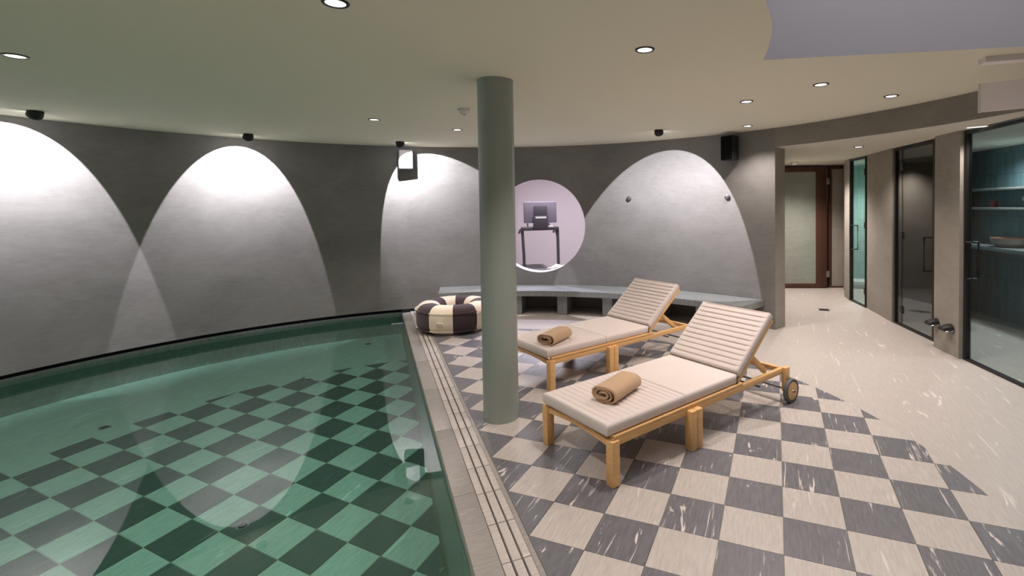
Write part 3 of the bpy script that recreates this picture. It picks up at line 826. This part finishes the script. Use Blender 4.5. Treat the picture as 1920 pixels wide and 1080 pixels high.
# -- striped ring pouf
ring_c = at_z(853, 612, 0.0); 
RC_ = Vector((-4.20, 2.56, 0))
pouf = empty('ring_pouf', RC_); tag(pouf, 'round striped cream and dark plum canvas ring pouf by the pool', 'pouf')
RO, RI, PH = .52, .185, .375
def pouf_prof(n=30):
    cr, hw, hh_ = (RO+RI)/2, (RO-RI)/2, PH/2; out = []
    for k in range(n):
        a = 2*pi*k/n; e = .74
        x = (abs(cos(a))**e)*(1 if cos(a) >= 0 else -1)*hw; z = (abs(sin(a))**e)*(1 if sin(a) >= 0 else -1)*hh_
        out.append((cr+x, hh_+z))
    return out
to_cam = degrees(atan2(CAM.y-RC_.y, CAM.x-RC_.x))
for k in range(10):
    a0 = to_cam - 36 + k*36 - 3
    prof = pouf_prof(); bm = bmesh.new(); n_ = 9; secs = []
    for q in range(n_+1):
        a = radians(a0 + 36*q/n_ + .0); bulge = 1 + .012*sin(pi*q/n_)
        secs.append([bm.verts.new(((RI+(r_-RI)*bulge)*cos(a), (RI+(r_-RI)*bulge)*sin(a), z_)) for r_, z_ in prof])
    for a, b in zip(secs, secs[1:]):
        for i in range(len(prof)): bm.faces.new([a[i], a[(i+1) % len(prof)], b[(i+1) % len(prof)], b[i]])
    pn = bm_obj('panel', bm, M_CREAM if k % 2 == 0 else M_PLUM, pouf, True)
    for zz in (PH*.79, PH*.16):
        rr = [r_ for r_, z_ in prof]; best = max((r_ for r_, z_ in prof if abs(z_-zz) < .06), default=RO)
        pts = [((best+.004)*cos(radians(a0+36*q/8)), (best+.004)*sin(radians(a0+36*q/8)), zz) for q in range(9)]
        tube('piping', pts, .006, M_CREAM if k % 2 == 0 else M_PLUM, pn, 6)
    if k == 0:
        a = radians(a0+18); d_ = Vector((cos(a), sin(a), 0)); t_ = Vector((-d_.y, d_.x, 0))
        b_ = d_*(RO+.008)
        pts = [b_ - t_*.045 + Vector((0, 0, .13)), b_ - t_*.038 + d_*.006 + Vector((0, 0, .178)), b_ + d_*.014 + Vector((0, 0, .186)), b_ + t_*.038 + d_*.006 + Vector((0, 0, .178)), b_ + t_*.045 + Vector((0, 0, .13))]
        tube('handle_loop', pts, .008, M_CREAM, pn, 6)

# ================================================================== WALL AND CEILING FITTINGS
def wall_frame(th, z, out=0.0):
    """x along the wall, y into the room, z up, at angle th on the curved wall"""
    p = pol(th, R-out); n = (Vector((CX, CY))-p).normalized(); t = Vector((n.y, -n.x))
    return Matrix(((t.x, n.x, 0, p.x), (t.y, n.y, 0, p.y), (0, 0, 1, z), (0, 0, 0, 1)))
def speaker(th, z, w_, h_, m_body, m_face, label, turn=0.0):
    root = empty('wall_speaker', (0, 0, 0)); root.matrix_world = wall_frame(th, z) @ Matrix.Rotation(radians(turn), 4, 'Z'); tag(root, label, 'speaker')
    box('bracket', -.03, .03, .0, .06, -.05, .05, M_BLACK, root, .004)
    box('cabinet', -w_/2, w_/2, .05, .20, -h_/2, h_/2, m_body, root, .022, None, 3)
    box('grille', -w_/2+.010, w_/2-.010, .196, .208, -h_/2+.010, h_/2-.010, m_face, root, .006)
    return root
speaker(131.2, 2.43, .21, .30, mat('speaker_grey', (.30, .29, .30), .6), mat('speaker_grille_white', (.42, .40, .42), .6), 'white box speaker on the curved wall inside a light arch', 8)
speaker(69.3, 2.43, .20, .34, M_BLACK, mat('speaker_cloth', (.006, .006, .006), .95, spec=.1), 'black box speaker high on the curved wall near the corridor', -8)
for th, z, lb in ((88.7, 1.77, 'round steel wall knob inside the light arch above the bench'), (70.6, 1.76, 'round steel wall knob at the edge of the light arch near the corridor')):
    root = empty('wall_knob', (0, 0, 0)); root.matrix_world = wall_frame(th, z); tag(root, lb, 'knob', 'round steel wall knobs')
    lathe('rosette', [(0, 0), (.040, 0), (.040, .006), (.028, .010), (0, .010)], M_KNOB, root, 28, (0, 0, 0), (0, 1, 0))  # plain round steel knobs, their use not known
    lathe('cap', [(0, .010), (.020, .010), (.020, .018), (.033, .020), (.034, .028), (.028, .032), (0, .033)], M_KNOB, root, 28, (0, 0, 0), (0, 1, 0))
def detector(p, label):
    root = empty('smoke_detector', p); tag(root, label, 'smoke detector')
    lathe('base', [(0, 0), (.058, 0), (.058, -.022), (.05, -.026), (0, -.026)], M_WHITE, root, 28)
    lathe('sensor_head', [(0, -.024), (.046, -.026), (.040, -.048), (.022, -.056), (0, -.056)], M_WHITE, root, 28)
    lathe('vent_ring', [(.022, -.0545), (.0225, -.0585), (.012, -.0585), (.011, -.0565)], M_DULL, root, 20)
detector((-2.92, 1.06, CEIL), 'white smoke detector on the ceiling behind the column')
p = at_z(1490, 304, SOFFIT); detector((p.x, p.y, SOFFIT), 'white smoke detector on the low corridor ceiling')
# sign hanging from the ceiling and the flat lamp beside it
def on_plane(u, v_, p0, ang):
    n = Vector((-sin(ang), cos(ang), 0)); d = ray(u, v_); t = (Vector(p0)-CAM).dot(n)/d.dot(n); return CAM + d*t
SA = radians(-14)
sp0 = at_z(1834, 158, 2.545)
root = empty('hanging_sign', sp0, SA); tag(root, 'blank white sign panel hanging from the ceiling by thin wires', 'sign')
hgt = sp0.z - on_plane(1834, 211, sp0, SA).z
box('sign_panel', 0, .62, -.012, .012, -hgt, 0, M_PINKW, root, .002)
box('sign_edge', 0, .014, -.014, .014, -hgt-.002, .002, M_WHITE, root); box('sign_edge', .606, .62, -.014, .014, -hgt-.002, .002, M_WHITE, root)
for x_ in (.30, .5): tube('wire', [(x_, 0, 0), (x_, 0, CEIL-sp0.z)], .0015, M_DULL, root, 6)
q0 = at_z(1848, 115, CEIL-.035)
root = empty('ceiling_box_light', (q0.x, q0.y, CEIL), radians(6)); tag(root, 'flat white box fitting screwed to the ceiling near the hanging sign', 'ceiling box')
bm = bmesh.new(); r_ = box_bm(bm, 0, .42, 0, .10, -.035, 0)
bm_obj('housing', bm, M_WHITE, root); box('cover', .008, .412, .006, .094, -.040, -.034, M_PINKW, root, .002)
# step lights on the pier
for (u, v_), lb in (((1757, 606), 'dark hooded step light low on the pier, beside the dark room door'), ((1784, 617), 'dark hooded step light low on the pier, nearer the washroom door')):
    ang = atan2(3.13-3.56, 1.76-1.65); c = on_plane(u, v_, (1.65, 3.56, 0), ang)
    n = Vector((sin(ang), -cos(ang), 0)); n = n if n.x < 0 else -n; t = Vector((n.y, -n.x, 0))
    root = empty('step_light', (0, 0, 0)); tag(root, lb, 'step light', 'hooded step lights')
    root.matrix_world = Matrix(((t.x, n.x, 0, c.x), (t.y, n.y, 0, c.y), (0, 0, 1, c.z), (0, 0, 0, 1))) @ Matrix.Scale(1.25, 4)
    lathe('back_plate', [(0, 0), (.045, 0), (.045, .008), (0, .008)], M_DULL, root, 24, (0, 0, 0), (0, 1, 0))
    bm = bmesh.new(); secs = []
    for k in range(9):
        a = pi*k/8
        secs.append([bm.verts.new((.046*cos(a), .006, .046*sin(a))), bm.verts.new((.050*cos(a), .045, .046*sin(a)-.004)), bm.verts.new((.044*cos(a), .085, .036*sin(a)-.012))])
    for a, b in zip(secs, secs[1:]):
        for i in range(2): bm.faces.new([a[i], a[i+1], b[i+1], b[i]])
    bm.faces.new([s_[2] for s_ in secs]); bm_obj('hood', bm, M_BLACK, root, True, 60)
    bmq = bmesh.new(); bmesh.ops.create_uvsphere(bmq, u_segments=12, v_segments=8, radius=.012)
    for v_q in bmq.verts: v_q.co += Vector((0, .04, -.012))
    bm_obj('bulb', bmq, M_STEPGLOW, root, True)

# -- drains and pool fittings
def drain(u, v_, label):
    p = at_z(u, v_, 0.0); root = empty('floor_drain', (p.x, p.y, 0)); tag(root, label, 'drain')
    box('frame', -.075, .075, -.075, .075, 0, .003, M_DULL, root)
    for k in range(5): box('grate_bar', -.06, .06, -.058+k*.026, -.046+k*.026, .003, .0045, M_BLACK, root)
drain(1545, 581, 'small square drain in the corridor floor')
drain(1734, 585, 'small square drain in the floor behind the dark room door')
def refract(u, v_, zf):
    d = ray(u, v_).normalized(); t = (WATER-CAM.z)/d.z; p = CAM + d*t; s_ = Vector((d.x, d.y))/1.33
    c = sqrt(1-s_.length_squared); return Vector((p.x, p.y)) + s_/c*(WATER-zf)
for (u, v_), lb in (((455, 986), 'steel nozzle in the pool floor at the corner of a dark tile'), ((196, 802), 'steel nozzle in the plain rim of the pool floor far left'), ((578, 713), 'pair of small dark nozzles at the rim of the pool chequer'), ((690, 645), 'dark nozzle in the pool floor close to the far pool wall')):
    q = refract(u, v_, PFLOOR); root = empty('pool_nozzle', (q.x, q.y, PFLOOR)); tag(root, lb, 'pool nozzle')
    lathe('flange', [(.030, .001), (.048, .001), (.046, .006), (.033, .009), (.030, .006)], M_STEEL, root, 24)
    lathe('nozzle_cap', [(0, .014), (.020, .014), (.026, .008), (.029, .002)], M_DULL, root, 20)
for (u, v_), lb in (((870, 1022), 'small white button light at the near part of the pool edge'), ((785, 712), 'small white button light under the far part of the pool edge')):
    p = on_plane(u, v_, (E0.x-.001, E0.y-.001, 0), -pi/4)
    root = empty('edge_button', p); tag(root, lb, 'button light', 'white buttons along the pool edge')
    lathe('rim', [(.010, .0), (.016, .0), (.016, .006), (.010, .008)], M_WHITE, root, 20, (0, 0, 0), tuple(-ENRM))
    lathe('button', [(0, .009), (.006, .008), (.0105, .004), (.0105, 0)], M_STEPGLOW, root, 20, (0, 0, 0), tuple(-ENRM))

# ================================================================== WASHROOM BEHIND THE LARGE GLASS DOOR
WA, WB = Vector((2.72, 6.18)), Vector((3.82, 1.45)); wd = (WB-WA).normalized(); wn = Vector((-wd.y, wd.x)); wn = wn if wn.x < 0 else -wn
WB0 = Vector((3.0, 4.96)); wd = (WB-WB0).normalized(); wn = Vector((wd.y, -wd.x))
def wash_mtx(z=0): return Matrix(((wd.x, wn.x, 0, WB0.x), (wd.y, wn.y, 0, WB0.y), (0, 0, 1, z), (0, 0, 0, 1)))
def wash_z(u, v_, off):
    n = Vector((wn.x, wn.y, 0)); p0 = Vector((WB0.x+wn.x*off, WB0.y+wn.y*off, 0)); d = ray(u, v_); t = (p0-CAM).dot(n)/d.dot(n); q = CAM+d*t
    return (q.to_2d()-WB0).dot(wd), q.z
for v_, lb in ((352, 'upper stone wall shelf in the washroom'), (389, 'lower stone wall shelf in the washroom holding a red cup')):
    s_, z_ = wash_z(1870, v_, .25)
    o = box('wall_shelf', -1.1, 3.0, .003, .25, z_-.035, z_, M_COPING, None, .004); o.matrix_world = wash_mtx(); tag(o, lb, 'shelf')
    if v_ == 389: sh2 = z_
s_, zc = wash_z(1880, 466, .42)
cn = empty('washroom_counter', (0, 0, 0)); cn.matrix_world = wash_mtx(); tag(cn, 'narrow stone washroom counter against blue tiles', 'counter')
box('counter_slab', -1.1, 3.0, .003, .42, zc-.05, zc, M_BENCH, cn, .005)
box('counter_apron', -1.1, 3.0, .003, .10, zc-.14, zc-.05, M_BENCH, cn, .003)
sb, _ = wash_z(1893, 466, .22)
bw = empty('wash_bowl', (0, 0, 0)); bw.matrix_world = wash_mtx(zc) @ Matrix.Translation((sb, .215, 0)); tag(bw, 'shallow orange wash bowl on the washroom counter', 'wash bowl')
M_BOWL = mat('terracotta_glaze', (.50, .24, .12), .35)
lathe('bowl', [(0, .0), (.13, .002), (.19, .05), (.205, .115), (.195, .115), (.18, .055), (.12, .018), (0, .015)], mat('bowl_grey', (.30, .25, .22), .45), bw, 40)
lathe('rim', [(.194, .112), (.207, .112), (.208, .122), (.193, .122), (.194, .112)], M_BOWL, bw, 40)
tp = empty('wall_tap', (0, 0, 0)); s_, zt = wash_z(1909, 432, .20); tp.matrix_world = wash_mtx(); tag(tp, 'slim steel tap over the wash bowl', 'tap')
tube('spout', [(s_+.16, .0, zt), (s_+.16, .10, zt), (s_+.15, .18, zt-.005), (s_+.14, .20, zt-.03)], .010, M_STEEL, tp); lathe('rosette', [(0, 0), (.03, 0), (.03, .008), (0, .008)], M_STEEL, tp, 20, (s_+.16, .003, zt), (0, 1, 0))
s_, _ = wash_z(1864, 385, .12)
rc = empty('red_cup', (0, 0, 0)); rc.matrix_world = wash_mtx(sh2) @ Matrix.Translation((s_, .12, 0)); tag(rc, 'small red cup on the lower washroom shelf', 'cup')
M_RED = mat('red_glaze', (.35, .03, .04), .4)
lathe('cup', [(0, 0), (.035, 0), (.042, .09), (.038, .09), (.032, .012), (0, .012)], M_RED, rc, 24)
s_, zl = wash_z(1916, 372, .15)
o = box('wall_lamp', s_-.05, s_+.25, .003, .12, zl-.03, zl+.02, M_WHITE, None, .01); o.matrix_world = wash_mtx(); tag(o, 'small white wall fitting above the washroom counter', 'wall lamp')
# white tray in the shower
o = box('shower_bench', 1.30, 2.0, 7.55, 7.985, 0, .14, M_WHITE, None, .01); tag(o, 'low white bench at the back of the shower', 'bench')

# ================================================================== GYM
def gmtx(d, s, turn=0.0):
    p = gp(d, s); yv = -gd; xv = gx*-1
    m_ = Matrix(((xv.x, yv.x, 0, p[0]), (xv.y, yv.y, 0, p[1]), (0, 0, 1, 0), (0, 0, 0, 1)))
    return m_ @ Matrix.Rotation(turn, 4, 'Z')
tm = empty('treadmill', (0, 0, 0)); tm.matrix_world = gmtx(10.9, .0, radians(-10)); tag(tm, 'dark grey treadmill with a large screen behind the round window', 'treadmill')
# local: x right, y towards the camera (the treadmill's front faces the window)
box('deck', -.36, .36, -1.75, .10, .05, .17, M_GYMMID, tm, .02); box('running_belt', -.26, .26, -1.72, -.15, .168, .176, M_GYMDARK, tm)
box('motor_cover', -.33, .33, -.15, .16, .15, .27, M_GYMMID, tm, .04, None, 3)
for sx in (-1, 1):
    tube('upright', [(sx*.385, .02, .10), (sx*.39, -.02, .6), (sx*.405, -.12, 1.16)], .034, M_GYMDARK, tm, 12)
    tube('handrail', [(sx*.405, -.12, 1.17), (sx*.41, -.4, 1.13), (sx*.41, -.62, 1.06)], .026, M_GYMDARK, tm, 10)
    tube('handrail_brace', [(sx*.395, -.09, .93), (sx*.40, -.30, 1.08), (sx*.41, -.42, 1.12)], .018, M_GYMMID, tm, 8)
    tube('control_stick', [(sx*.25, -.30, 1.18), (sx*.25, -.34, 1.28)], .016, M_GYMDARK, tm, 8)
box('console', -.42, .42, -.28, -.02, 1.13, 1.21, M_GYMDARK, tm, .025, None, 3)
box('console_tray', .08, .30, -.27, -.02, 1.205, 1.225, M_WHITE, tm, .006)
ms = box('screen_mast', -.17, .17, -.06, .02, 1.17, 1.46, M_GYMDARK, tm, .02)
sc_ = box('screen', -.375, .375, -.10, -.05, 1.30, 1.78, M_GYMMID, tm, .02, None, 3)
box('screen_back_cover', -.15, .15, -.052, -.02, 1.34, 1.68, M_GYMDARK, sc_, .02)
box('badge', -.12, .12, .019, .023, 1.405, 1.445, M_WHITE, ms, .008)
bm = bmesh.new(); bmesh.ops.create_icosphere(bm, subdivisions=4, radius=1)
rt = random.Random(3)
from mathutils import noise as mn
for v_ in bm.verts:
    q = v_.co.copy(); k = 1 + .35*mn.noise(q*2.2) + .18*mn.noise(q*5.1)
    v_.co = Vector((q.x*.24*k, q.y*.20*k, max(-.06, q.z*.13*k)))
o = bm_obj('crumpled_towel', bm, M_WTOWEL, None, True)
o.matrix_world = gmtx(10.55, .36) @ Matrix.Translation((0, 0, .26)); tag(o, 'crumpled white towel lying in front of the treadmill', 'towel')
o = box('towel_stool', -.2, .2, -.2, .2, 0, .20, M_WHITE, None, .02); o.matrix_world = gmtx(10.55, .36); tag(o, 'low white stool under the crumpled towel in the gym', 'stool')

# receivers for light focused through the water
for o in bpy.data.objects:
    if o.type == 'MESH' and (o.parent in (pool,) or o in (pool, edge_wall, pw) or o.name.startswith('wall_pool')):
        o.cycles.is_caustics_receiver = True
